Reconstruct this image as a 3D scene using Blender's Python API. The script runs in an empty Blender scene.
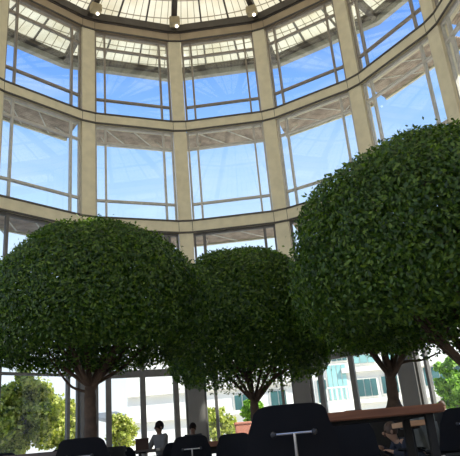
import bpy, math, random
import numpy as np
from mathutils import Vector, Matrix
random.seed(5); rng = np.random.default_rng(5)
PI = math.pi
scene = bpy.context.scene
COL = scene.collection

# ------------------------------------------------------------------ camera
R = 8.0
FPX, PIT, ROL, YAW, DC = 597.05, .35563, -.08898, .03505, 1.62577
CAM = Vector((0, -DC*R, .6))
Fw = Vector((math.cos(PIT)*math.sin(YAW), math.cos(PIT)*math.cos(YAW), math.sin(PIT)))
R0 = Fw.cross(Vector((0, 0, 1))).normalized(); U0 = R0.cross(Fw)
cr, sr = math.cos(ROL), math.sin(ROL)
Rt = cr*R0 + sr*U0; Up = -sr*R0 + cr*U0
cd = bpy.data.cameras.new('camera'); co = bpy.data.objects.new('camera', cd); COL.objects.link(co)
cd.sensor_fit = 'HORIZONTAL'; cd.sensor_width = 36; cd.lens = FPX/460*36; cd.clip_end = 2000; cd.clip_start = .05
co.matrix_world = Matrix(((Rt.x, Up.x, -Fw.x, CAM.x), (Rt.y, Up.y, -Fw.y, CAM.y), (Rt.z, Up.z, -Fw.z, CAM.z), (0, 0, 0, 1)))
scene.camera = co
def at(px, py, D):
    """world point on the vertical plane D metres in front of the camera"""
    d = Fw + Rt*((px-230)/FPX) - Up*((py-228)/FPX)
    return CAM + d*(D/d.y)

# ------------------------------------------------------------------ materials
def nodemat(name):
    m = bpy.data.materials.new(name); m.use_nodes = True
    nt = m.node_tree; nt.nodes.clear()
    out = nt.nodes.new('ShaderNodeOutputMaterial')
    return m, nt, out
def mat(name, col, rough=.6, metal=0, var=.08, scale=6, bump=0, spec=.5, col2=None):
    m, nt, out = nodemat(name)
    b = nt.nodes.new('ShaderNodeBsdfPrincipled'); nt.links.new(b.outputs[0], out.inputs[0])
    b.inputs['Roughness'].default_value = rough; b.inputs['Metallic'].default_value = metal
    b.inputs['Specular IOR Level'].default_value = spec
    tc = nt.nodes.new('ShaderNodeTexCoord'); n = nt.nodes.new('ShaderNodeTexNoise')
    n.inputs['Scale'].default_value = scale; n.inputs['Detail'].default_value = 5
    nt.links.new(tc.outputs['Object'], n.inputs['Vector'])
    r = nt.nodes.new('ShaderNodeValToRGB'); nt.links.new(n.outputs[0], r.inputs[0])
    c2 = col2 or [c*(1+var) for c in col]; c1 = col if col2 else [c*(1-var) for c in col]
    r.color_ramp.elements[0].position = .35; r.color_ramp.elements[1].position = .65
    r.color_ramp.elements[0].color = (*c1, 1); r.color_ramp.elements[1].color = (*c2, 1)
    nt.links.new(r.outputs[0], b.inputs['Base Color'])
    if bump:
        bp = nt.nodes.new('ShaderNodeBump'); bp.inputs['Strength'].default_value = bump
        nt.links.new(n.outputs[0], bp.inputs['Height']); nt.links.new(bp.outputs[0], b.inputs['Normal'])
    return m
def leafmat(name, cols, trans=.35, rough=.45):
    m, nt, out = nodemat(name)
    g = nt.nodes.new('ShaderNodeNewGeometry'); r = nt.nodes.new('ShaderNodeValToRGB')
    nt.links.new(g.outputs['Random Per Island'], r.inputs[0])
    el = r.color_ramp.elements
    while len(el) < len(cols): el.new(.5)
    for i, c in enumerate(cols): el[i].position = i/(len(cols)-1); el[i].color = (*c, 1)
    b = nt.nodes.new('ShaderNodeBsdfPrincipled'); b.inputs['Roughness'].default_value = rough
    nt.links.new(r.outputs[0], b.inputs['Base Color'])
    t = nt.nodes.new('ShaderNodeBsdfTranslucent')
    mx = nt.nodes.new('ShaderNodeMixRGB'); mx.blend_type = 'MULTIPLY'; mx.inputs[0].default_value = 1
    mx.inputs[2].default_value = (1.3, 1.5, .4, 1); nt.links.new(r.outputs[0], mx.inputs[1]); nt.links.new(mx.outputs[0], t.inputs[0])
    ms = nt.nodes.new('ShaderNodeMixShader'); ms.inputs[0].default_value = trans
    nt.links.new(b.outputs[0], ms.inputs[1]); nt.links.new(t.outputs[0], ms.inputs[2]); nt.links.new(ms.outputs[0], out.inputs[0])
    return m
def glassmat(name, tint=(.93, .96, .97), gloss=.012):
    m, nt, out = nodemat(name)
    t = nt.nodes.new('ShaderNodeBsdfTransparent'); t.inputs[0].default_value = (*tint, 1)
    g = nt.nodes.new('ShaderNodeBsdfGlossy'); g.inputs['Roughness'].default_value = .02
    lw = nt.nodes.new('ShaderNodeLayerWeight'); lw.inputs[0].default_value = .25
    ml = nt.nodes.new('ShaderNodeMath'); ml.operation = 'MULTIPLY_ADD'; ml.inputs[1].default_value = .05; ml.inputs[2].default_value = gloss
    nt.links.new(lw.outputs['Fresnel'], ml.inputs[0])
    ms = nt.nodes.new('ShaderNodeMixShader'); nt.links.new(ml.outputs[0], ms.inputs[0])
    nt.links.new(t.outputs[0], ms.inputs[1]); nt.links.new(g.outputs[0], ms.inputs[2]); nt.links.new(ms.outputs[0], out.inputs[0])
    return m
def roofmat():
    m, nt, out = nodemat('translucent_roof_panel')
    N = nt.nodes.new; L = nt.links.new
    tc = N('ShaderNodeTexCoord'); sx = N('ShaderNodeSeparateXYZ'); L(tc.outputs['Object'], sx.inputs[0])
    a = N('ShaderNodeMath'); a.operation = 'ARCTAN2'; L(sx.outputs[0], a.inputs[0]); L(sx.outputs[1], a.inputs[1])
    ln = N('ShaderNodeVectorMath'); ln.operation = 'LENGTH'
    cx = N('ShaderNodeCombineXYZ'); L(sx.outputs[0], cx.inputs[0]); L(sx.outputs[1], cx.inputs[1]); L(cx.outputs[0], ln.inputs[0])
    def lines(src, k, off, w):
        s = N('ShaderNodeMath'); s.operation = 'MULTIPLY_ADD'; L(src, s.inputs[0]); s.inputs[1].default_value = k; s.inputs[2].default_value = off
        f = N('ShaderNodeMath'); f.operation = 'FRACT'; L(s.outputs[0], f.inputs[0])
        d = N('ShaderNodeMath'); d.operation = 'LESS_THAN'; L(f.outputs[0], d.inputs[0]); d.inputs[1].default_value = w
        return d.outputs[0]
    l1 = lines(a.outputs[0], 14/(2*PI)*12, 20, .10)
    l2 = lines(ln.outputs['Value'], 1/.95, 0, .06)
    mx = N('ShaderNodeMath'); mx.operation = 'MAXIMUM'; L(l1, mx.inputs[0]); L(l2, mx.inputs[1])
    nz = N('ShaderNodeTexNoise'); nz.inputs['Scale'].default_value = .8; L(tc.outputs['Object'], nz.inputs['Vector'])
    cr_ = N('ShaderNodeValToRGB'); L(nz.outputs[0], cr_.inputs[0])
    cr_.color_ramp.elements[0].position = .3; cr_.color_ramp.elements[1].position = .7
    cr_.color_ramp.elements[0].color = (.62, .54, .34, 1); cr_.color_ramp.elements[1].color = (.76, .70, .50, 1)
    c = N('ShaderNodeMixRGB'); L(mx.outputs[0], c.inputs[0]); L(cr_.outputs[0], c.inputs[1]); c.inputs[2].default_value = (.22, .18, .11, 1)
    t = N('ShaderNodeBsdfTranslucent'); L(c.outputs[0], t.inputs[0])
    d = N('ShaderNodeBsdfDiffuse'); L(c.outputs[0], d.inputs[0])
    ms = N('ShaderNodeMixShader'); ms.inputs[0].default_value = .5
    L(t.outputs[0], ms.inputs[1]); L(d.outputs[0], ms.inputs[2]); L(ms.outputs[0], out.inputs[0])
    return m
def woodmat(name, c1, c2, axis_scale=(1, 14, 14), rough=.4):
    m, nt, out = nodemat(name); N = nt.nodes.new; L = nt.links.new
    tc = N('ShaderNodeTexCoord'); mp = N('ShaderNodeMapping'); mp.inputs['Scale'].default_value = axis_scale
    n = N('ShaderNodeTexNoise'); n.inputs['Scale'].default_value = 2.5; n.inputs['Detail'].default_value = 6
    L(tc.outputs['Object'], mp.inputs[0]); L(mp.outputs[0], n.inputs['Vector'])
    r = N('ShaderNodeValToRGB'); L(n.outputs[0], r.inputs[0]); r.color_ramp.elements[0].position = .35; r.color_ramp.elements[1].position = .65
    r.color_ramp.elements[0].color = (*c1, 1); r.color_ramp.elements[1].color = (*c2, 1)
    b = N('ShaderNodeBsdfPrincipled'); b.inputs['Roughness'].default_value = rough
    L(r.outputs[0], b.inputs['Base Color']); L(b.outputs[0], out.inputs[0])
    return m
M = dict(
    stone=mat('beige_cladding', (.70, .625, .435), .65, var=.06, scale=3),
    grey_lower=mat('grey_lower_column', (.16, .15, .14), .6, var=.06, scale=3),
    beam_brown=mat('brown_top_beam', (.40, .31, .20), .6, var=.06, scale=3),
    frame_brown=mat('brown_window_frame', (.27, .23, .18), .5),
    seam_shade=mat('dark_seam_and_shade_line', (.07, .06, .05), .6),
    frame=mat('bronze_window_frame', (.50, .47, .41), .5, metal=.0),
    frame_dark=mat('dark_window_frame', (.13, .12, .11), .5),
    steel=mat('dark_roof_steel', (.085, .07, .055), .6),
    fascia=mat('grey_fascia', (.34, .33, .27), .7),
    shade=mat('weathered_sunshade_slats', (.38, .30, .23), .7, var=.25, scale=3),
    shade_edge=mat('cream_sunshade_edge', (.62, .58, .42), .7),
    strut=mat('pale_strut', (.62, .60, .52), .5),
    glass=glassmat('clear_glass'),
    roof=roofmat(), glass_up=glassmat('upper_clear_glass', gloss=.05),
    floor=mat('polished_stone_floor', (.30, .26, .21), .5, scale=2),
    hall=mat('hall_plaster', (.70, .65, .54), .8),
    plaza=mat('pale_plaza_paving', (.55, .52, .46), .85, scale=.6),
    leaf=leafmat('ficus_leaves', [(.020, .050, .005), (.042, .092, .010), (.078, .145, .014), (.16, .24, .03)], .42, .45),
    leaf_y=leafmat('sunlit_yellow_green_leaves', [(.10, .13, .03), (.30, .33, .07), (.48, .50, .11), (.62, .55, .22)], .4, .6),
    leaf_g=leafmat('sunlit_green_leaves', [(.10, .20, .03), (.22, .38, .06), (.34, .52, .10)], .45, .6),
    bark=mat('ficus_bark', (.085, .05, .03), .85, var=.3, scale=9, bump=.3),
    bark_o=mat('grey_bark', (.16, .13, .10), .9, var=.3, scale=7),
    pot=mat('dark_planter', (.022, .02, .018), .8, spec=.2),
    soil=mat('planter_soil', (.05, .035, .025), .95, scale=20, bump=.4),
    pot_red=mat('terracotta_planter', (.45, .17, .11), .8),
    chair=mat('black_chair_shell', (.008, .008, .010), .75, spec=.12),
    chrome=mat('brushed_metal', (.55, .53, .52), .3, metal=.9),
    chair_leg=mat('dark_chair_leg_metal', (.025, .025, .028), .5, metal=.3),
    wood=woodmat('reddish_brown_tabletop', (.12, .04, .016), (.19, .07, .03), rough=.75),
    wood_l=woodmat('orange_wood_tabletop', (.42, .19, .08), (.55, .28, .13)),
    wood_d=woodmat('dark_wood_tabletop', (.045, .03, .025), (.08, .05, .04)),
    white=mat('white_facade', (.80, .78, .72), .85, var=.02, scale=1),
    white2=mat('off_white_band', (.66, .63, .56), .85, var=.02, scale=1),
    teal=mat('teal_window_glass', (.05, .12, .12), .15, var=.3, scale=.5),
    teal_l=mat('pale_teal_window_glass', (.28, .50, .48), .2, var=.2, scale=.5),
    box=mat('khaki_lamp_housing', (.42, .34, .20), .6),
    bag=mat('brown_paper', (.06, .03, .022), .85),
    skin=mat('skin', (.42, .24, .16), .55), skin_d=mat('brown_skin', (.15, .08, .05), .55),
    hair=mat('dark_hair', (.015, .01, .008), .8, scale=40, spec=.1), hair2=mat('brown_hair', (.08, .045, .03), .6, scale=40),
    shirt_g=mat('light_grey_shirt', (.12, .115, .115), .85), shirt_n=mat('navy_shirt', (.02, .025, .045), .85),
    shirt_r=mat('maroon_shirt', (.22, .05, .05), .85), shirt_k=mat('black_shirt', (.02, .02, .022), .85),
    jeans=mat('dark_trousers', (.03, .035, .05), .85), jacket=mat('grey_jacket_cloth', (.22, .22, .20), .9, var=.15, scale=8),
    shoe=mat('dark_shoe', (.03, .025, .02), .5), navy=mat('navy_cloth', (.03, .04, .08), .9),
)
def lampmat():
    m, nt, out = nodemat('lit_lamp_lens'); e = nt.nodes.new('ShaderNodeEmission')
    e.inputs[0].default_value = (1, .98, .9, 1); e.inputs[1].default_value = 3; nt.links.new(e.outputs[0], out.inputs[0]); return m
M['lamp'] = lampmat()

# ------------------------------------------------------------------ mesh helpers
class MB:
    def __init__(s): s.v = []; s.f = []
    def add(s, vs, fs):
        o = len(s.v); s.v += [tuple(v) for v in vs]; s.f += [tuple(i+o for i in f) for f in fs]
    def box(s, lo, hi, mt=None):
        x0, y0, z0 = lo; x1, y1, z1 = hi
        vs = [Vector(p) for p in ((x0,y0,z0),(x1,y0,z0),(x1,y1,z0),(x0,y1,z0),(x0,y0,z1),(x1,y0,z1),(x1,y1,z1),(x0,y1,z1))]
        if mt: vs = [mt @ v for v in vs]
        s.add(vs, [(0,3,2,1),(4,5,6,7),(0,1,5,4),(1,2,6,5),(2,3,7,6),(3,0,4,7)])
    def rbox(s, lo, hi, b=.02, mt=None):
        """box with chamfered vertical and horizontal edges"""
        x0, y0, z0 = lo; x1, y1, z1 = hi
        def ring(z, i):
            return [(x0+i+b,y0+i,z),(x1-i-b,y0+i,z),(x1-i,y0+i+b,z),(x1-i,y1-i-b,z),(x1-i-b,y1-i,z),(x0+i+b,y1-i,z),(x0+i,y1-i-b,z),(x0+i,y0+i+b,z)]
        vs = ring(z0, b*.6)+ring(z0+b, 0)+ring(z1-b, 0)+ring(z1, b*.6)
        if mt: vs = [mt @ Vector(v) for v in vs]
        fs = [tuple(range(7, -1, -1)), tuple(range(24, 32))]
        for k in range(3):
            for i in range(8): j = (i+1) % 8; fs.append((k*8+i, k*8+j, k*8+8+j, k*8+8+i))
        s.add(vs, fs)
    def tube(s, pts, rad, n=8, cap=True):
        pts = [Vector(p) for p in pts]
        if not hasattr(rad, '__len__'): rad = [rad]*len(pts)
        vs = []; fs = []; prev = None
        for i, p in enumerate(pts):
            t = (pts[min(i+1, len(pts)-1)]-pts[max(i-1, 0)]).normalized()
            if prev is None: a = t.cross(Vector((0, 0, 1)) if abs(t.z) < .9 else Vector((1, 0, 0))).normalized()
            else: a = (prev-t*prev.dot(t)).normalized()
            prev = a; b = t.cross(a)
            vs += [p+(a*math.cos(2*PI*k/n)+b*math.sin(2*PI*k/n))*rad[i] for k in range(n)]
        for i in range(len(pts)-1):
            for k in range(n):
                j = (k+1) % n; fs.append((i*n+k, i*n+j, i*n+n+j, i*n+n+k))
        if cap: fs.append(tuple(range(n-1, -1, -1))); fs.append(tuple((len(pts)-1)*n+k for k in range(n)))
        s.add(vs, fs)
    def lathe(s, prof, c=(0, 0, 0), n=20):
        vs = []; fs = []; c = Vector(c)
        for r, z in prof: vs += [c+Vector((r*math.cos(2*PI*k/n), r*math.sin(2*PI*k/n), z)) for k in range(n)]
        for i in range(len(prof)-1):
            for k in range(n):
                j = (k+1) % n; fs.append((i*n+k, i*n+j, i*n+n+j, i*n+n+k))
        fs.append(tuple(range(n-1, -1, -1))); fs.append(tuple((len(prof)-1)*n+k for k in range(n)))
        s.add(vs, fs)
    def grid(s, fn, nu, nv, th):
        """thick curved sheet: fn(u,v)->point, offset th along the local normal"""
        P = [[Vector(fn(i/nu, j/nv)) for j in range(nv+1)] for i in range(nu+1)]
        Q = [[None]*(nv+1) for _ in range(nu+1)]
        for i in range(nu+1):
            for j in range(nv+1):
                du = P[min(i+1, nu)][j]-P[max(i-1, 0)][j]; dv = P[i][min(j+1, nv)]-P[i][max(j-1, 0)]
                Q[i][j] = P[i][j]+du.cross(dv).normalized()*th
        W = nv+1; n = (nu+1)*W
        vs = [p for r in P for p in r]+[p for r in Q for p in r]; fs = []
        for i in range(nu):
            for j in range(nv):
                a, b, c, d = i*W+j, (i+1)*W+j, (i+1)*W+j+1, i*W+j+1
                fs.append((d, c, b, a)); fs.append((a+n, b+n, c+n, d+n))
        bd = [(i*W, (i+1)*W) for i in range(nu)]+[((nu*W)+j, nu*W+j+1) for j in range(nv)]+[((i+1)*W+nv, i*W+nv) for i in range(nu-1, -1, -1)]+[(j+1, j) for j in range(nv-1, -1, -1)]
        for a, b in bd: fs.append((a, b, b+n, a+n))
        s.add(vs, fs)
    def build(s, name, m, parent=None, smooth=False, loc=None):
        me = bpy.data.meshes.new(name); me.from_pydata(s.v, [], s.f); me.update()
        if smooth:
            me.shade_smooth()
            try: me.set_sharp_from_angle(angle=math.radians(40))
            except Exception: pass
        me.materials.append(M[m] if isinstance(m, str) else m)
        o = bpy.data.objects.new(name, me); COL.objects.link(o)
        if loc: o.location = loc
        if parent: o.parent = parent
        return o
def tag(o, label=None, cat=None, group=None, kind=None):
    for k, v in (('label', label), ('category', cat), ('group', group), ('kind', kind)):
        if v: o[k] = v
    return o
def empty(name, loc, rz=0, label=None, cat=None, group=None, kind=None):
    o = bpy.data.objects.new(name, None); COL.objects.link(o); o.location = loc; o.rotation_euler = (0, 0, rz); o.empty_display_size = .1
    return tag(o, label, cat, group, kind)
def copy_tree(o, parent=None):
    c = o.copy(); COL.objects.link(c); c.parent = parent
    for ch in list(o.children): copy_tree(ch, c)
    return c

# ------------------------------------------------------------------ world + sun
w = bpy.data.worlds.new('world'); scene.world = w; w.use_nodes = True
nt = w.node_tree; nt.nodes.clear(); N = nt.nodes.new; L = nt.links.new
wo = N('ShaderNodeOutputWorld'); bg = N('ShaderNodeBackground'); L(bg.outputs[0], wo.inputs[0])
tc = N('ShaderNodeTexCoord'); sp = N('ShaderNodeSeparateXYZ'); L(tc.outputs['Generated'], sp.inputs[0])
ramp = N('ShaderNodeValToRGB'); L(sp.outputs[2], ramp.inputs[0])
SK = [(0, (.95, .95, .92)), (.22, (.76, .87, .97)), (.38, (.50, .70, .98)), (.50, (.29, .52, .96)), (.62, (.12, .32, .92)), (1, (.08, .22, .70))]
e = ramp.color_ramp.elements
while len(e) < len(SK): e.new(.5)
for i, (p, c) in enumerate(SK): e[i].position = p; e[i].color = (*c, 1)
nz = N('ShaderNodeTexNoise'); nz.inputs['Scale'].default_value = 5; nz.inputs['Detail'].default_value = 7; nz.inputs['Distortion'].default_value = .6
mp = N('ShaderNodeMapping'); mp.inputs['Scale'].default_value = (1, 1, 3); L(tc.outputs['Generated'], mp.inputs[0]); L(mp.outputs[0], nz.inputs['Vector'])
cl = N('ShaderNodeValToRGB'); L(nz.outputs[0], cl.inputs[0]); cl.color_ramp.elements[0].position = .48; cl.color_ramp.elements[1].position = .8
cl.color_ramp.elements[1].color = (.30, .30, .30, 1)
mx = N('ShaderNodeMixRGB'); L(cl.outputs[0], mx.inputs[0]); L(ramp.outputs[0], mx.inputs[1]); mx.inputs[2].default_value = (.9, .93, .95, 1)
L(mx.outputs[0], bg.inputs[0]); bg.inputs[1].default_value = 1.0
sd = bpy.data.lights.new('sun', 'SUN'); so = bpy.data.objects.new('sun', sd); COL.objects.link(so)
sd.energy = 7.5; sd.angle = .01; sd.color = (1, .95, .84)
so.rotation_euler = Vector((.75, -.42, .90)).to_track_quat('Z', 'Y').to_euler()

# ------------------------------------------------------------------ rotunda
PH0, ST, HW = -1.01171, 2*PI/14, .254
Z1b, Z2t, Z2b, Z3t, Z3b = .6+8*2.05061, .6+8*1.56169, .6+8*1.50908, .6+8*1.02605, .6+8*.96773
Z1t = Z1b+.42
KS = range(-2, 9)
def colmt(k):
    """frame at a column: x along the wall to the right, y outwards"""
    p = PH0+k*ST
    return Matrix.Translation((R*math.sin(p), R*math.cos(p), 0)) @ Matrix.Rotation(-p, 4, 'Z')
def ends(k):
    a = colmt(k) @ Vector((HW, 0, 0)); b = colmt(k+1) @ Vector((-HW, 0, 0)); return a, b
def baymt(k):
    a, b = ends(k); d = b-a; ang = math.atan2(d.y, d.x)
    return Matrix.Translation(a) @ Matrix.Rotation(ang, 4, 'Z'), d.length
wall = empty('wall_front', (0, 0, 0), kind='structure')
for k in KS:
    m = MB(); m.box((-HW, .02, 4.6), (HW, .50, Z1t), colmt(k)); c = m.build('column', 'stone', wall)
    m = MB(); m.box((-HW-.02, -.0, 0), (HW+.02, .50, 4.6), colmt(k)); m.build('column_lower', 'grey_lower', wall)  # lower length of the column, darker grey than the shaft above
for nm, z0, z1 in (('ring_beam', Z3b, Z3t), ('ring_beam', Z2b, Z2t), ('ring_beam', Z1b, Z1t)):
    m = MB(); t = MB()
    for k in KS:
        m.box((-HW, -.0, z0), (HW, .45, z1), colmt(k))
        for zz in (z0, z1):
            t.box((-HW-.005, -.035, zz-.03), (HW+.005, .01, zz+.03), colmt(k))  # dark strips stand in for the shadow lines along the ring edges
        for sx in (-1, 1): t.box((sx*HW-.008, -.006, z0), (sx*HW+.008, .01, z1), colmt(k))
        if k < 8:
            bm, ln = baymt(k); m.box((0, 0, z0), (ln, .45, z1), bm)
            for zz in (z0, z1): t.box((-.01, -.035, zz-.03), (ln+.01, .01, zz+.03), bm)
    b = m.build(nm, 'beam_brown' if z1 == Z1t else 'stone', wall); t.build('shade_and_joint_lines', 'seam_shade', b)
# dark gutter beam above the topmost ring
m = MB()
for k in KS:
    m.box((-HW, -.10, Z1t+.03), (HW, .5, Z1t+.36), colmt(k))
    if k < 8: bm, ln = baymt(k); m.box((-.02, -.10, Z1t+.03), (ln+.02, .5, Z1t+.36), bm)
m.build('gutter_beam', 'steel', wall)

wn = 0
def window(k, z0, z1, style):
    global wn
    wn += 1
    bm, ln = baymt(k)
    root = empty('window_%d' % wn, (0, 0, 0), kind='structure')
    fm = 'frame_dark' if style in ('ground', 'door') else 'frame_brown' if style == 'top' else 'frame'
    y0, y1 = .12, .22
    m = MB()
    fw = .07
    m.box((0, y0, z0), (fw, y1, z1), bm); m.box((ln-fw, y0, z0), (ln, y1, z1), bm)
    m.box((fw, y0, z1-.11), (ln-fw, y1, z1), bm); m.box((fw, y0, z0), (ln-fw, y1, z0+.08), bm)
    m.build('window_frame', fm, root)
    t = .035
    xs = [ln*.13, ln*.87]
    if style == 'door': xs = [ln*.13, ln*.5, ln*.87]
    wd = {'door': .085, 'ground': .05}.get(style, t)
    for x in xs:
        m = MB(); m.box((x-wd, y0-.03, z0+.08), (x+wd, y1, z1-.11), bm); m.build('mullion', fm, root)
    H = z1-z0
    zs = [z0+H*.185, z0+H*.80] if style in ('upper', 'top') else [3.27, z0+H*.80]
    for i, z in enumerate(zs):
        hh = .12 if style == 'door' and i == 0 else .04
        m = MB(); m.box((fw, y0-.02, z-hh), (ln-fw, y1, z+hh), bm); m.build('transom', fm, root)
    m = MB(); m.box((fw, .165, z0+.08), (ln-fw, .177, z1-.11), bm); m.build('glass', 'glass' if fm == 'frame_dark' else 'glass_up', root)
for k in range(-2, 8):
    window(k, Z2t, Z1b, 'top'); window(k, Z3t, Z2b, 'upper')
    window(k, 0, Z3b, 'door' if k in (1, 3) else 'ground')

# outside sunshades under ring 2 and ring 3
def shade(z, w):
    root = empty('sunshade', (0, 0, 0))
    sl = MB(); eg = MB()
    def bk_(a, b=None, r=0):
        m = MB()
        if r: m.tube([a, b], r, 6); m.build('strut', 'strut', root)
        else: m.box(*a); m.build('bracket', 'strut', root)
    for k in range(-2, 8):
        bm, ln = baymt(k)
        n = 12
        for i in range(n):
            y = .46+(w-.46)*i/n; ex = y*math.tan(ST/2)
            sl.box((-ex, y, z-.04), (ln+ex, y+(w-.46)/n*.8, z+.02), bm)
        ex = w*math.tan(ST/2)
        eg.box((-ex, w, z-.10), (ln+ex, w+.09, z+.10), bm)
        for fx in (.02, .34, .66, .98):
            bk_(((ln*fx-.04, .45, z+.02), (ln*fx+.04, w, z+.14), bm))
        for fx in (.13, .87):
            bk_(bm @ Vector((ln*fx, .25, z-.85)), bm @ Vector((ln*fx, w*.7, z-.03)), .022)
        for s_ in (0, 1):
            bk_(bm @ Vector((ln*(.13+.37*s_), .5, z-.05)), bm @ Vector((ln*(.5+.37*s_), w, z-.05)), .025)
    sl.build('slats', 'shade', root); eg.build('edge_board', 'shade_edge', root)
    return root
tag(shade(Z2b+.14, 1.75), 'slatted sunshade outside the glass below the middle ring of the curved wall', 'sunshade', 'slatted sunshades outside the curved wall')
tag(shade(Z3b+.14, 1.75), 'slatted sunshade outside the glass just behind the tree tops, lowest ring', 'sunshade', 'slatted sunshades outside the curved wall')

# ------------------------------------------------------------------ roof
ZR = Z1t+.42; SL = .10; RO = 10.9
def zr(r): return ZR+(R-r)*SL
ceil = empty('ceiling', (0, 0, 0), kind='structure')
m = MB(); NB = 42
rs = [1.2, 3.5, 6, 8.5, RO]
for i in range(NB):
    a0 = PH0+ST*i/3; a1 = PH0+ST*(i+1)/3
    for j in range(4):
        r0, r1 = rs[j], rs[j+1]
        m.add([(r0*math.sin(a0), r0*math.cos(a0), zr(r0)), (r1*math.sin(a0), r1*math.cos(a0), zr(r1)),
               (r1*math.sin(a1), r1*math.cos(a1), zr(r1)), (r0*math.sin(a1), r0*math.cos(a1), zr(r0))], [(0, 1, 2, 3)])
m.build('roof_panels', 'roof', ceil)
for i in range(NB):
    a = PH0+ST*i/3; u = Vector((math.sin(a), math.cos(a), 0))
    big = i % 3 == 0
    mt = Matrix.Rotation(-a, 4, 'Z')
    m = MB()
    hw, h = (.11, .34) if big else (.028, .10)
    r0, r1 = 1.2, RO
    vs = []
    for r, dz in ((r0, 0), (r1, 0)):
        for sx in (-1, 1):
            for hh in (-.0, -h): vs.append(mt @ Vector((sx*hw, r, zr(r)+hh-.005)))
    m.add(vs, [(0,1,3,2),(4,6,7,5),(0,4,5,1),(2,3,7,6),(0,2,6,4),(1,5,7,3)])
    m.build('radial_beam' if big else 'purlin', 'steel', ceil)
def roofring(r, hw, z0, z1, name, mm):
    m = MB()
    for i in range(14):
        a0 = PH0+ST*i; a1 = a0+ST
        q = []
        for a in (a0, a1):
            for rr in (r-hw, r+hw):
                for z in (z0, z1): q.append((rr*math.sin(a), rr*math.cos(a), z))
        m.add(q, [(0,1,3,2),(4,6,7,5),(0,4,5,1),(2,3,7,6),(0,2,6,4),(1,5,7,3)])
    return m.build(name, mm, ceil)
roofring(RO-.05, .12, zr(RO)-.16, zr(RO)+.02, 'rim_beam', 'steel')
roofring(RO+.18, .12, zr(RO)-.42, zr(RO)+.05, 'fascia', 'fascia')
roofring(6.2, .04, zr(6.2)-.10, zr(6.2)-.01, 'ring_purlin', 'steel')
roofring(3.8, .04, zr(3.8)-.10, zr(3.8)-.01, 'ring_purlin', 'steel')
roofring(1.2, .25, zr(1.2)-.4, zr(1.2)+.02, 'hub_ring', 'steel')
m = MB(); m.lathe([(1.3, zr(1.2)), (.1, zr(0)+.05)], n=28); m.build('roof_cap', 'roof', ceil)
# unseen hall ceiling and right wall, added to block sun; then floor
m = MB()
HX = 18
m.box((-HX, -24, 17.3), (HX, -10.2, 17.6)); m.box((9, -10.2, 17.0), (HX, -3.2, 17.3)); m.box((-HX, -10.2, 17.0), (-9, -3.2, 17.3)); m.build('sun_block_ceiling', 'hall', ceil)  # out-of-view slabs, side ones added to keep sun off the tables
def struct(name, mb, m): return tag(mb.build(name, m), kind='structure')
m = MB(); m.box((13.5, -24, 0), (13.8, -3.2, 17.3)); m.box((8.15, -3.5, 0), (13.5, -3.2, 17.3)); struct('sun_block_wall_right', m, 'hall')  # unseen wall, kept to stop sun coming in from the right
m = MB(); m.box((-HX-.3, -24.3, -.2), (HX+.3, 8.6, 0)); struct('floor', m, 'floor')
m = MB(); m.box((-160, -120, -.4), (160, 260, -.21)); tag(m.build('ground', 'plaza'), kind='structure')

# lamps on the ring, one above each column
def floodlight(k):
    mt = colmt(k); root = empty('floodlight', mt @ Vector((0, -.80, Z1t-.05)), -(PH0+k*ST))
    m = MB(); m.rbox((-.21, -.16, -.19), (.21, .16, .15), .03); m.build('housing', 'box', root)
    m = MB(); m.box((-.05, .16, -.02), (.05, .24, .19)); m.box((-.05, -.05, .15), (.05, .16, .19)); m.build('bracket', 'steel', root)
    m = MB(); m.lathe([(.0, 0), (.05, .015), (.065, .05), (.05, .09)], (.08, .02, -.28), 14); m.build('lamp', 'lamp', root)
    return root
for k, s in ((1, 'boxy khaki floodlight on the top ring above the left tree'), (2, 'boxy khaki floodlight on the top ring, middle one of the three'), (3, 'boxy khaki floodlight on the top ring, rightmost of the three')):
    tag(floodlight(k), s, 'light', 'floodlights on the top ring')

# ------------------------------------------------------------------ trees
def leafmesh(name, P, Nrm, size, m, parent, aspect=.5):
    n = len(P); 
    nr = rng.normal(size=(n, 3)); Nn = Nrm+nr*.55; Nn /= np.linalg.norm(Nn, axis=1)[:, None]
    t = rng.normal(size=(n, 3)); t[:, 2] -= .5; t -= (t*Nn).sum(1)[:, None]*Nn; t /= np.linalg.norm(t, axis=1)[:, None]
    b = np.cross(Nn, t); s = (size*(.7+.6*rng.random(n)))[:, None]
    V = np.stack([P, P+t*s*.5+b*s*aspect*.5+Nn*s*.06, P+t*s, P+t*s*.5-b*s*aspect*.5+Nn*s*.06], 1).reshape(-1, 3)
    me = bpy.data.meshes.new(name); me.vertices.add(4*n); me.vertices.foreach_set('co', V.ravel())
    i = np.arange(n)*4; F = np.stack([i, i+1, i+2, i, i+2, i+3], 1).ravel()
    me.loops.add(6*n); me.loops.foreach_set('vertex_index', F)
    me.polygons.add(2*n); me.polygons.foreach_set('loop_start', np.arange(2*n)*3); me.update(calc_edges=True); me.validate()
    me.materials.append(M[m]); o = bpy.data.objects.new(name, me); COL.objects.link(o); o.parent = parent
    return o
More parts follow.
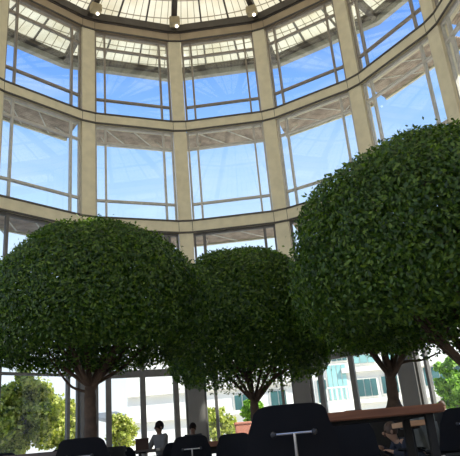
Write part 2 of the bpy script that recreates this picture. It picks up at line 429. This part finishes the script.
def crown(n, a, hu, hl, ex=1.85, lump=.03, thick=.20):
    """leaf points for a clipped dome: radius a, hu above and hl below the equator"""
    d = rng.normal(size=(n, 3)); d /= np.linalg.norm(d, axis=1)[:, None]
    sc = np.where(d[:, 2] > 0, hu, hl)
    e = np.where(d[:, 2] > 0, ex, 3.4)
    rad = (np.abs(np.hypot(d[:, 0], d[:, 1])/a)**e+np.abs(d[:, 2]/sc)**e)**(-1/e)
    ph = rng.random(6)*6
    lum = 1+lump*(np.sin(d[:, 0]*7+ph[0])*np.sin(d[:, 1]*6+ph[1])+.6*np.sin(d[:, 2]*9+ph[2]+d[:, 0]*5)+.4*np.sin(d[:, 1]*17+ph[3])*np.sin(d[:, 0]*15+ph[4]))
    u = rng.random(n); dep = np.where(u < .80, 1-thick*rng.random(n)**1.5, 1-.75*rng.random(n))
    dep = np.where(u > .992, 1+.05*rng.random(n), dep)
    # open the underside: fewer leaves in the middle of the bottom
    P = d*(rad*lum*dep)[:, None]
    Nn = np.stack([d[:, 0]/a, d[:, 1]/a, d[:, 2]/sc], 1); Nn /= np.linalg.norm(Nn, axis=1)[:, None]
    rr = np.hypot(P[:, 0], P[:, 1])/a
    keep = ~((P[:, 2] < -hl*(.46+.50*rr**2+.16*rng.random(n))) & (rr < .88) & (rng.random(n) < .95))
    return P[keep], Nn[keep]
def limb(name, pts, r0, r1, parent, m='bark', n=8):
    pts = [Vector(p) for p in pts]; fine = []
    for i in range(len(pts)-1):
        p0 = pts[max(i-1, 0)]; p1 = pts[i]; p2 = pts[i+1]; p3 = pts[min(i+2, len(pts)-1)]
        for q in range(4):
            t = q/4; fine.append(.5*((2*p1)+(p2-p0)*t+(2*p0-5*p1+4*p2-p3)*t*t+(3*p1-p0-3*p2+p3)*t**3))
    fine.append(pts[-1]); k = len(fine)
    mb = MB(); mb.tube(fine, [r0+(r1-r0)*i/(k-1) for i in range(k)], n)
    return mb.build(name, m, parent, smooth=True)
def planter(loc, r, h, label):
    root = empty('planter', loc, 0, label, 'planter', 'round dark planters under the trees')
    m = MB(); m.lathe([(r*.82, 0), (r*.86, .03), (r*.97, h-.08), (r, h-.08), (r, h), (r-.07, h), (r-.08, h-.10)], n=28); m.build('pot', 'pot', root, smooth=True)
    m = MB(); m.lathe([(r*.86, h-.11), (r*.6, h-.07), (.02, h-.04)], n=24); m.build('soil', 'soil', root, smooth=True)
def tree(D, base_px, cx, cy, a_px, top_py, bot_py, label, limbs, trad, n, plabel, ph=.8, lsize=.085, flare=0, ex=1.85):
    k = D/FPX
    C = at(cx, cy, D); a = a_px*(C-CAM).dot(Fw)/FPX
    T = at(cx, top_py, D); B = at(cx, bot_py, D); hu = T.z-C.z; hl = C.z-B.z
    b = at(*base_px, D); b0 = Vector((b.x, b.y, ph-.05))
    root = empty('indoor_tree', b0, 0, label, 'tree', 'clipped dome trees inside the rotunda')
    P, Nn = crown(n, a, hu, hl, ex)
    leafmesh('foliage', P+np.array(C-b0), Nn, lsize, 'leaf', root)
    # trunk
    f = at(*limbs[0][0][:2], D)
    zz = f.z-b0.z
    tp = [Vector((0, 0, 0)), Vector((.01, 0, zz*.35)), Vector(((f.x-b0.x)*.6, 0, zz*.7)), f-b0]
    mb = MB(); pts = []; rad = []
    for i in range(13):
        t = i/12; j = min(int(t*3), 2); u = t*3-j; p = tp[j].lerp(tp[j+1], u)
        pts.append(p); rad.append(trad*(1-.18*t)*(1+(.55+flare)*max(0, 1-t*(5 if flare == 0 else 3))**1.5)*(1+.05*math.sin(i*2.1)))
    mb.tube(pts, rad, 12); tr = mb.build('trunk', 'bark', root, smooth=True)
    for L_ in limbs:
        rel = []
        for i, q in enumerate(L_[:-2]):
            p = at(q[0], q[1], D+(q[2] if len(q) > 2 else 0)); rel.append(p-b0)
        if (rel[0]-tp[3]).length < .3: rel.insert(0, tp[3]*.93+tp[2]*.07)
        limb('branch', rel, L_[-2], L_[-1], root)
    # random thin inner branches up into the crown
    for i in range(9):
        an = rng.random()*2*PI; rr = a*(.45+.35*rng.random())
        end = (C-b0)+Vector((math.cos(an)*rr, math.sin(an)*rr, hu*(-.2+.8*rng.random())))
        mid = tp[3].lerp(end, .5)+Vector((0, 0, -.12))
        limb('branch', [tp[3], mid, end], trad*.36, .012, root, n=6)
    planter((b.x, b.y, 0), .55, ph, plabel)
    return root
DT1, DT2, DT3, DT4 = 9.8, 14.2, 12.3, 6.9
tree(DT1, (90, 438), 97, 312, 110, 225, 369, 'broad clipped dome tree at the left, largest full crown with a dark thick trunk',
     [[(90, 387), (78, 372), (62, 350, .3), (40, 335, .5), .06, .02], [(92, 390), (104, 368), (118, 345, -.3), (135, 325), .065, .02],
      [(90, 392), (72, 387, -.05), (58, 370, -.1), (46, 352), .028, .012], [(90, 388), (88, 365), (84, 330), .06, .03],
      [(92, 388), (112, 362, .2), (140, 338, .4), .04, .015]], .105, 125000, 'round dark planter holding the broad left tree', lsize=.066)
tree(DT2, (256, 425), 245, 318, 82, 250, 392, 'clipped dome tree in the middle, its trunk forking into a wide V',
     [[(254, 402), (251, 390), (247, 378, .1), (243, 360, .2), .085, .03], [(255, 402), (264, 390), (274, 378), (290, 366, -.2), (300, 352), .08, .025],
      [(247, 378), (256, 365), (262, 350, .3), .04, .02], [(274, 378), (276, 360), (281, 340), .04, .02], [(249, 384), (236, 366), (222, 352), .04, .015]],
     .115, 100000, 'round dark planter holding the middle tree', lsize=.084)
tree(DT3, (395, 412), 372, 300, 82, 222, 351, 'clipped tree right of centre, slim trunk fanning into many branches',
     [[(391, 378), (384, 368), (376, 356), (372, 340), .075, .025], [(391, 378), (398, 366), (402, 352, .2), (404, 335, .3), .08, .03],
      [(390, 374), (388, 360), (383, 345), (378, 325), .06, .02], [(396, 366), (408, 361), (422, 360, -.3), (440, 352, -.6), .04, .015],
      [(399, 360), (408, 352), (424, 343, .4), (445, 341, .5), .04, .012], [(402, 352), (410, 340), (416, 325), .035, .015]],
     .13, 75000, 'round dark planter holding the tree right of centre', ph=1.05, lsize=.080, flare=.9)
tree(DT4, (492, 440), 458, 255, 166, 148, 345, 'huge clipped dome tree cut off by the right edge, tallest in view',
     [[(488, 385), (478, 360), (470, 335), (462, 300), .08, .03], [(488, 385), (500, 360), (515, 330), .08, .03],
      [(487, 388), (462, 362, .1), (440, 345, .2), (420, 338, .3), .04, .014], [(486, 380), (455, 352), (425, 318), .04, .014]],
     .13, 150000, 'round dark planter holding the rightmost tree', lsize=.060, ex=2.1)

# ------------------------------------------------------------------ chairs and tables
def make_chair():
    root = empty('cafe_chair', (0, 0, 0))
    # back shell: faces +y, rear side towards -y
    def bk(u, v):
        x = (u-.5)
        zz = v
        wd = .50-.05*v
        # superelliptic rounding of the upper corners
        top = .80-.09*abs(2*x)**7
        z = .44+(top-.44)*zz
        X = x*wd*(1-.10*max(0, (zz-.75)/.25)**2*abs(2*x)**2)
        return (X, -.22-.07*zz+.09*(2*x)**2*.6-.0, z)
    m = MB(); m.grid(bk, 16, 12, .018); m.build('backrest', 'chair', root, smooth=True)
    def st(u, v):
        x = u-.5; wd = .48-.05*(v**2)
        return (x*wd, -.20+.44*v, .44-.02*math.sin(PI*v)+.02*(2*x)**2-.03*max(0, v-.85)/.15)
    m = MB(); m.grid(st, 12, 12, -.022); m.build('seat', 'chair', root, smooth=True)
    m = MB(); m.tube([(-.10, -.335, .655), (-.05, -.345, .655), (.05, -.345, .655), (.10, -.335, .655)], .006, 8); m.build('crossbar', 'chrome', root, smooth=True)
    m = MB(); m.tube([(0, -.345, .655), (0, -.345, .52), (0, -.30, .42), (0, -.1, .39)], .0075, 8); m.build('stem', 'chrome', root, smooth=True)
    for sx in (-1, 1):
        m = MB(); m.lathe([(0, -.017), (.013, -.011), (.017, 0), (.013, .011), (0, .017)], (sx*.103, -.333, .655), 10); m.build('bar_knob', 'chair_leg', root, smooth=True)
    m = MB(); m.box((-.18, -.15, .385), (.18, -.12, .41)); m.box((-.18, .12, .385), (.18, .15, .41)); m.box((-.015, -.14, .39), (.015, .14, .41)); m.build('seat_frame', 'chair_leg', root)
    for sx in (-1, 1):
        for sy in (-1, 1):
            m = MB(); m.tube([(sx*.17, sy*.135, .40), (sx*.215, sy*.215, 0)], [.013, .011], 8); m.build('leg', 'chair_leg', root, smooth=True)
    return root
proto = make_chair(); used = [False]
def chair(px, D, rz, label, group='black cafe chairs around the tables', s=1):
    p = at(px, 445, D); o = copy_tree(proto) if used[0] else proto
    used[0] = True
    o.location = (p.x, p.y, 0); o.rotation_euler = (0, 0, rz); tag(o, label, 'chair', group)
    return o
chair(287, 3.5, .03, 'black chair nearest the camera, its metal T-shaped bar facing us')
chair(90, 5.5, -.05, 'black chair with a rounded back in front of the left tree trunk')
chair(189, 7.6, .15, 'black chair back in front of the column right of the glass doors, T-bar showing')
chair(456, 6.1, .1, 'black chair at the right edge beyond the table end, T-bar showing')
chair(352, 5.4, PI-.1, 'black chair tucked at the far side of the near right table, facing us')
chair(170, 10.4, .5, 'black chair just right of the person in the grey shirt')
chair(131, 10.8, -.4, 'black chair at the small dark table left of the seated person')
chair(235, 7.7, PI, 'black chair seen below the long table between two bigger chairs')
chair(66, 8.3, .3, 'black chair beyond the dark table at the far left')
chair(16, 8.0, -.3, 'black chair at the bottom left corner under the dark table')
chair(447, 10.9, PI/2+.3, 'black chair beyond the orange-topped table, right of the grey jacket')

def table(px0, px1, D, dep, th, top, label, leg='ped', z=.75, apron=.09):
    a = at(px0, 440, D); b = at(px1, 440, D); c = Vector(((a.x+b.x)/2, a.y+dep/2, 0)); w2 = (b.x-a.x)/2
    root = empty('cafe_table', c, 0, label, 'table', None)
    m = MB(); m.rbox((-w2, -dep/2, z-th), (w2, dep/2, z), .008); m.build('tabletop', top, root)
    if leg == 'ped':
        for sx in ((-.6, .6) if w2 > .6 else (0,)):
            m = MB(); m.lathe([(.24, 0), (.23, .02), (.04, .05), (.032, .10), (.032, z-th-.03), (.12, z-th-.02), (.12, z-th)], (sx*w2, 0, 0), 20); m.build('pedestal', 'chair_leg', root, smooth=True)
    else:
        m = MB(); m.box((-w2+.06, -dep/2+.12, z-th-apron), (w2-.06, dep/2-.06, z-th)); m.build('apron', 'pot', root)
        for sx in (-1, 1):
            for sy in (-1, 1):
                m = MB(); x, y = sx*(w2-.09), sy*(dep/2-.09); m.box((x-.025, y-.025, 0), (x+.025, y+.025, z-th)); m.build('leg', 'pot', root)
    return root
table(303, 451, 4.25, .75, .058, 'wood', 'reddish brown table behind the nearest chair, spanning the lower right', 'legs', .785, .015)
table(196, 262, 8.6, .8, .07, 'wood', 'reddish brown table seen between the nearest chair and the middle column', 'legs', .74)
table(-60, 62, 6.6, .8, .05, 'wood_d', 'long dark wooden table at the bottom left in front of the leafy view', 'legs', .745)
table(118, 156, 11.6, .7, .04, 'wood_d', 'small dark table in front of the seated person in grey', 'ped', .75)
table(413, 434, 7.0, .8, .06, 'wood_l', 'small orange wood table glimpsed under the long right table', 'ped', .745)
table(440, 475, 13.6, .7, .04, 'wood_d', 'far dark table by the glass in front of the person at the right', 'ped', .75)
# brown carrier on the small table
p = at(142, 440, 11.85)
root = empty('brown_box', (p.x, p.y, .75), .1, 'small upright brown box standing on the small dark table', 'box')
m = MB(); m.rbox((-.12, -.08, 0), (.12, .08, .17), .008); m.build('box_body', 'bag', root)
m = MB(); m.rbox((-.125, -.085, .17), (.125, .085, .20), .006); m.build('lid', 'bag', root)
# small thing on the near right table: folded napkin by the window light
p = at(353, 412, 4.5)
m = MB(); m.rbox((-.06, -.04, 0), (.06, .04, .014), .004); tag(m.build('wallet', 'bag', loc=(p.x, p.y, .785)), 'small dark flat wallet lying on the near reddish brown table', 'wallet')

# ------------------------------------------------------------------ people
def skinned(name, chains, m, parent, lvl=2):
    """chains: list of lists of (point, radius); chains starting at an existing point share that vertex"""
    vs = []; rd = []; ed = []
    def vid(p, r):
        for i, q in enumerate(vs):
            if (Vector(q)-Vector(p)).length < 1e-4: return i
        vs.append(tuple(p)); rd.append(r); return len(vs)-1
    for ch in chains:
        ids = [vid(p, r) for p, r in ch]
        ed += [(a, b) for a, b in zip(ids, ids[1:])]
    me = bpy.data.meshes.new(name+'_rig'); me.from_pydata(vs, ed, []); me.update()
    o = bpy.data.objects.new(name+'_rig', me); COL.objects.link(o)
    md = o.modifiers.new('skin', 'SKIN')
    me2 = o.data
    if not me2.skin_vertices:
        bpy.context.view_layer.objects.active = o
    for i, sv in enumerate(me2.skin_vertices[0].data):
        r_ = rd[i]; sv.radius = r_ if isinstance(r_, tuple) else (r_, r_)
        sv.use_root = (i == 0)
    o.modifiers.new('sub', 'SUBSURF').levels = lvl; o.modifiers['sub'].render_levels = lvl
    dg = bpy.context.evaluated_depsgraph_get(); dg.update()
    me3 = bpy.data.meshes.new_from_object(o.evaluated_get(dg)); me3.name = name
    bpy.data.objects.remove(o, do_unlink=True)
    for p_ in me3.polygons: p_.use_smooth = True
    me3.materials.clear(); me3.materials.append(M[m])
    r = bpy.data.objects.new(name, me3); COL.objects.link(r); r.parent = parent
    return r
def person(loc, rz, label, top, skin, hair, lean=.0, reach=None, rest=None, long_hair=False, seat=.46, knee=None, sleeve=.75):
    """seated figure facing +y, hip at the origin height seat"""
    root = empty('person', loc, rz, label, 'person', None)
    hip = Vector((0, 0, seat+.09)); dirn = Vector((0, math.sin(lean), math.cos(lean)))
    waist = hip+dirn*.18; chest = hip+dirn*.40; neck = hip+dirn*.49
    hd = Vector((0, math.sin(lean*.55), math.cos(lean*.55)))
    chin = neck+hd*.045; head = neck+hd*.115; crownp = neck+hd*.205
    fwd = Vector((0, 1, 0)); body = []
    body.append([(hip, (.15, .11)), (waist, (.125, .095)), (chest, (.155, .11)), (neck, .05), (chin, .052), (head, (.074, .092)), (crownp, (.06, .072))])
    armc = []; sleeves = []
    for sx in (-1, 1):
        sh = chest+Vector((sx*.175, 0, .055*math.cos(lean)))
        tgt = (reach if sx == 1 else rest) or (.16*sx, .38, seat+.26)
        wr = Vector(tgt); mid = (sh+wr)/2
        el = mid+Vector((sx*.10, -.05, -.12))
        armc.append([(chest, (.155, .11)), (sh, .06), (el, .043), (wr, .027), (wr+(wr-el).normalized()*.07, (.038, .016))])
        sleeves.append([(chest, (.17, .125)), (sh, .072), (el, .055), (el.lerp(wr, sleeve), .043)])
        hb = wr+(wr-el).normalized()*.07; dr = (wr-el).normalized(); sd_ = dr.cross(Vector((0, 0, 1))).normalized()
        for fi, (off, ln_) in enumerate(((-.027, .055), (-.009, .068), (.010, .064), (.027, .048))):
            a_ = hb+sd_*off; b_ = a_+dr*ln_*.6+Vector((0, 0, -.006)); c_ = b_+dr*ln_*.4+Vector((0, 0, -.016))
            armc.append([(hb, (.038, .016)), (a_+dr*.012, .010), (b_, .009), (c_, .007)])
        tb = wr+dr*.03-sd_*sx*.03
        armc.append([(wr, .027), (tb, .012), (tb+dr*.045-sd_*sx*.012, .009)])
    legs = []; tro = []
    for sx in (-1, 1):
        h = hip+Vector((sx*.09, .02, -.02)); k_ = Vector((sx*.13, .44 if knee is None else .36, knee or seat+.07)); an = Vector((sx*.13, .40, .09)); toe = Vector((sx*.14, .58, .035))
        legs.append([(hip, (.15, .11)), (h, .09), (k_, .058), (an, .038), (toe, .030)])
        tro.append([(hip, (.165, .12)), (h, .102), (h.lerp(k_, .5), .09), (k_, .072), (an+Vector((0, 0, .03)), .058)])
    bodyo = skinned('body', body+armc+legs, skin, root)
    skinned('shirt', [[(hip+dirn*.02, (.163, .122)), (waist, (.145, .112)), (chest, (.17, .125)), (neck-dirn*.02, .066)]]+sleeves, top, root)
    skinned('trousers', tro, 'jeans', root)
    for sx in (-1, 1):
        m = MB(); m.rbox((sx*.14-.045, .35, 0), (sx*.14+.045, .62, .075), .02); m.build('shoe', 'shoe', root, smooth=True)
    # face and hair
    hc = head+hd*.03
    def ell(mb, c, r, n=12, zmin=-1):
        prof = []
        vs = []; fs = []
        for i in range(n+1):
            th = PI*i/n
            for j in range(n*2):
                f_ = 2*PI*j/(n*2); vs.append(c+Vector((r[0]*math.sin(th)*math.cos(f_), r[1]*math.sin(th)*math.sin(f_), max(r[2]*math.cos(th), zmin))))
        for i in range(n):
            for j in range(n*2):
                q = (j+1) % (n*2); fs.append((i*2*n+j, (i+1)*2*n+j, (i+1)*2*n+q, i*2*n+q))
        mb.add(vs, fs)
    m = MB(); ell(m, hc+Vector((0, -.022, .03)), (.088, .10, .112), zmin=-.07 if not long_hair else -.2)
    if long_hair: ell(m, hc+Vector((0, -.05, -.06)), (.08, .06, .13))
    m.build('hair', hair, root, smooth=True)
    m = MB(); ell(m, hc+Vector((0, .098, -.015)), (.013, .02, .022), 6); m.build('nose', skin, root, smooth=True)
    for sx in (-1, 1):
        m = MB(); ell(m, hc+Vector((sx*.031, .080, .012)), (.011, .009, .008), 6); m.build('eye', 'hair', root, smooth=True)
        m = MB(); ell(m, hc+Vector((sx*.080, .0, -.005)), (.012, .02, .03), 6); m.build('ear', skin, root, smooth=True)
    m = MB(); ell(m, hc+Vector((0, .080, -.052)), (.024, .010, .006), 6); m.build('mouth', 'shirt_r', root, smooth=True)
    return root
p = at(162, 445, 13.3)
person((p.x, p.y, 0), PI*.74, 'person in a grey shirt seated at the small table before the glass doors', 'shirt_g', 'skin_d', 'hair', lean=.12)
c_ = chair(162, 13.3, PI*.74, 'black chair the person in the grey shirt sits on')
p = at(194, 445, 15.4)
person((p.x, p.y, 0), PI*.95, 'person with dark hair and clothes seated before the grey column', 'shirt_k', 'skin_d', 'hair', lean=.05)
chair(194, 15.4, PI*.95, 'black chair under the dark-haired person before the column')
p = at(449, 440, 15.3)
person((p.x, p.y, 0), PI*1.1, 'person at the far right whose small dark head shows above the table line', 'shirt_k', 'skin', 'hair2', lean=.02)
chair(449, 15.3, PI*1.1, 'black chair under the distant person at the far right')
# the person bending low behind the right table
p = at(423, 445, 9.0)
person((p.x, p.y, 0), PI/2+.1, 'person in a navy shirt crouching low behind the right table, arm stretched left', 'shirt_n', 'skin', 'hair2', lean=.9,
       reach=(-.02, .62, .46), rest=(-.12, .50, .40), seat=.14, knee=.40, sleeve=.97)
root = empty('low_stool', (p.x, p.y, 0), PI/2+.1, 'low dark stool under the crouching person in navy', 'stool')
m = MB(); m.lathe([(.0, .09), (.17, .10), (.18, .115), (.17, .135), (.0, .14)], n=20); m.build('seat', 'chair', root, smooth=True)
for i in range(4):
    a = PI/4+i*PI/2; m = MB(); m.tube([(.12*math.cos(a), .12*math.sin(a), .10), (.16*math.cos(a), .16*math.sin(a), 0)], .012, 8); m.build('leg', 'chair_leg', root)

# grey jacket draped on the chair
c2 = chair(420, 8.3, .1, 'black chair wearing the grey jacket, right of the crouching person')
def jk(u, v):
    x = u-.5; f = (v-.5)*2
    z = .825-.40*abs(f)**1.15-.025*math.cos(x*9)*abs(f)
    y = -.285+.075*max(-1, min(1, f*4))*.75+.02*math.sin(x*20+f*3)
    return (x*(.44+.05*abs(f)), y-.02*abs(f)*(1 if f < 0 else -1), z)
m = MB(); m.grid(jk, 16, 20, .012); jo = m.build('jacket', 'jacket', smooth=True); jo.location = c2.location; jo.rotation_euler = c2.rotation_euler
tag(jo, 'grey jacket draped over a black chair back, right of the crouching person', 'jacket')

# ------------------------------------------------------------------ outside
def outtree(name, px, py_top, py_bot, D, a_px, m, label, n, ls, group, trunk_r=.12):
    c = at(px, (py_top+py_bot)/2, D); k = (c-CAM).dot(Fw)/FPX; t = at(px, py_top, D); b = at(px, py_bot, D)
    g = Vector((c.x, c.y, -.21)); h = max(.3, (t.z-b.z)/2); a = a_px*k
    root = empty(name, g, 0, label, 'tree' if 'tree' in name else 'shrub', group)
    # clusters
    pts = []; nm = []
    nc = 64
    for i in range(nc):
        d = rng.normal(size=3); d /= np.linalg.norm(d); q = .3+.62*rng.random()
        cc = np.array([d[0]*a*q, d[1]*a*q, d[2]*h*q]); rr = .22*min(a, h)*(.7+.6*rng.random())
        dd = rng.normal(size=(n//nc, 3)); dd /= np.linalg.norm(dd, axis=1)[:, None]
        pts.append(cc+dd*rr*(.6+.4*rng.random((n//nc, 1)))); nm.append(dd)
    P = np.concatenate(pts)+np.array(c-g); P[:, 2] = np.maximum(P[:, 2], .1)
    leafmesh('foliage', P, np.concatenate(nm), ls, m, root, .7)
    mb = MB(); top = c.z-g.z
    mb.tube([(0, 0, 0), (.05, 0, top*.4), (-.03, .02, top*.75), (0, 0, top*1.1)], [trunk_r*1.3, trunk_r, trunk_r*.8, trunk_r*.3], 10); mb.build('trunk', 'bark_o', root, smooth=True)
    for i in range(5):
        a_ = i*1.3; mb = MB(); mb.tube([(0, 0, top*.55), (math.cos(a_)*a*.3, math.sin(a_)*a*.3, top*.85), (math.cos(a_)*a*.6, math.sin(a_)*a*.6, top*1.05)], [trunk_r*.5, trunk_r*.3, .02], 6)
        mb.build('branch', 'bark_o', root, smooth=True)
    return root
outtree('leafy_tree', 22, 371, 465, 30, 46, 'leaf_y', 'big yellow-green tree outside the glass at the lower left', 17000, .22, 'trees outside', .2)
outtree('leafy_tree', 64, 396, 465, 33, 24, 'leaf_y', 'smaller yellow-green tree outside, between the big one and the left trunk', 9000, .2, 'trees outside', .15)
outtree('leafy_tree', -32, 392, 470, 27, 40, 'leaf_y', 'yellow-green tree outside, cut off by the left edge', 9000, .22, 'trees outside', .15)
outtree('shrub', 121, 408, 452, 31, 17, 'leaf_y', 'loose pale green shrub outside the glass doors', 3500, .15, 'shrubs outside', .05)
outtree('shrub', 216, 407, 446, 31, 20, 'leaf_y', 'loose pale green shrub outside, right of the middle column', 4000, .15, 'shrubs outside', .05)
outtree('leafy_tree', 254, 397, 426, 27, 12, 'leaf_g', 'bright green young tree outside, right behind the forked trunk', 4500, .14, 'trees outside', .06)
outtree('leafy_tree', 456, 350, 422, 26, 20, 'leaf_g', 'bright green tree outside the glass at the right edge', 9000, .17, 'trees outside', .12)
p = at(243, 427, 26); 
root = empty('terracotta_planter', (p.x, p.y, -.21), 0, 'terracotta trough outside behind the forked trunk, left of the nearest chair', 'planter')
m = MB(); m.rbox((-.33, -.3, 0), (.33, .3, p.z+.30), .04); m.build('trough', 'pot_red', root)
m = MB(); m.rbox((-.36, -.33, p.z+.30), (.36, .33, p.z+.40), .03); m.build('rim', 'pot_red', root)

# white building with teal windows beyond the plaza
DB = 46
ax = at(128, 430, DB).x; bx_ = at(520, 430, DB).x; yb = CAM.y+DB
bld = empty('office_building', ((ax+bx_)/2, yb, -.21), 0, 'white office building with teal windows across the plaza', 'building'); cxb = (ax+bx_)/2
def bpart(name, m, x0, x1, y0, y1, z0, z1, parent=None, ch=0):
    mb = MB(); mb.box((x0-cxb, y0, z0+.21), (x1-cxb, y1, z1+.21)); return mb.build(name, m, parent or bld)
HB = 11.2
bpart('wall', 'white', ax, bx_, 0, 14, -.21, HB)
bpart('cornice', 'white2', ax-.3, bx_+.3, -.5, .0, HB-.4, HB+.2)
for px0, px1, pyt, pyb, pm, nd, nm in (
        (235, 250, 395, 411, 'teal', 2, 0), (271, 286, 391, 406, 'teal', 2, 0), (318, 327, 380, 404, 'teal', 1, 0),
        (358, 377, 379, 396, 'teal', 3, 0), (382, 398, 376, 393, 'teal', 2, 0), (352, 374, 355, 363, 'teal_l', 3, 0), (386, 400, 350, 360, 'teal_l', 2, 0),
        (328, 347, 365, 400, 'teal_l', 4, 0), (424, 447, 367, 385, 'teal', 3, 0), (326, 346, 351, 361, 'teal', 4, 0), (455, 478, 365, 384, 'teal', 3, 0)):
    xm = (px0+px1)/2
    a = at(px0, (pyt+pyb)/2, DB); b = at(px1, (pyt+pyb)/2, DB); zt = at(xm, pyt, DB).z; zb = at(xm, pyb, DB).z
    x0, x1 = a.x, b.x
    f = bpart('window', 'white2', x0-.1, x1+.1, -.08, .02, zb-.1, zt+.1)
    wdt = (x1-x0-.06*(nd-1))/nd
    for i in range(nd):
        mb = MB(); q = x0+i*(wdt+.06); mb.box((q-cxb, -.11, zb+.21), (q+wdt-cxb, -.07, zt+.21)); mb.build('pane', pm, f)
for pxs, py, hgt, nm in (((345, 520), 368, .35, 'band'), ((128, 520), 400, .30, 'band'), ((128, 300), 386, .35, 'band')):
    xm = 380 if pxs[1] == 520 else 240
    z = at(xm, py if pxs[1] == 520 else py, DB).z
    bpart('string_course', 'white2', at(pxs[0], 400, DB).x, at(pxs[1], 400, DB).x, -.3, 0, z-hgt/2, z+hgt/2)
# balcony in front of the tall glazed bay
a = at(326, 403, DB); b = at(350, 403, DB)
bpart('balcony', 'white', a.x, b.x, -1.2, 0, a.z-1.0, a.z+.0)
for i in range(6):
    xx = a.x+(b.x-a.x)*i/5; bpart('baluster', 'white2', xx-.06, xx+.06, -1.2, -1.1, a.z, a.z+.9)
bpart('balcony_rail', 'white', a.x, b.x, -1.22, -1.08, a.z+.9, a.z+1.0)
# low white pavilion to the left with a flat canopy
DP = 60
a = at(96, 410, DP); b = at(127, 400, DP)
pv = empty('pavilion', ((a.x+b.x)/2, CAM.y+DP, -.21), 0, 'low white pavilion with flat roof seen through the glass doors', 'building')
w2 = (b.x-a.x)/2-1.0
m = MB(); m.box((-w2, 0, 0), (w2, 8, 4.6)); m.build('wall', 'white', pv)
m = MB(); m.box((-w2-1, -2, 4.6), (w2+.3, 9, 5.1)); m.build('roof_slab', 'white2', pv)
m = MB(); m.box((-w2+.6, -.06, 1.0), (w2-.6, 0, 3.2)); m.build('window_band', 'teal_l', pv)

# ------------------------------------------------------------------ view
vs = scene.view_settings
vs.view_transform = 'Standard'; vs.look = 'None'; vs.exposure = .45; vs.gamma = 1; vs.use_curve_mapping = False
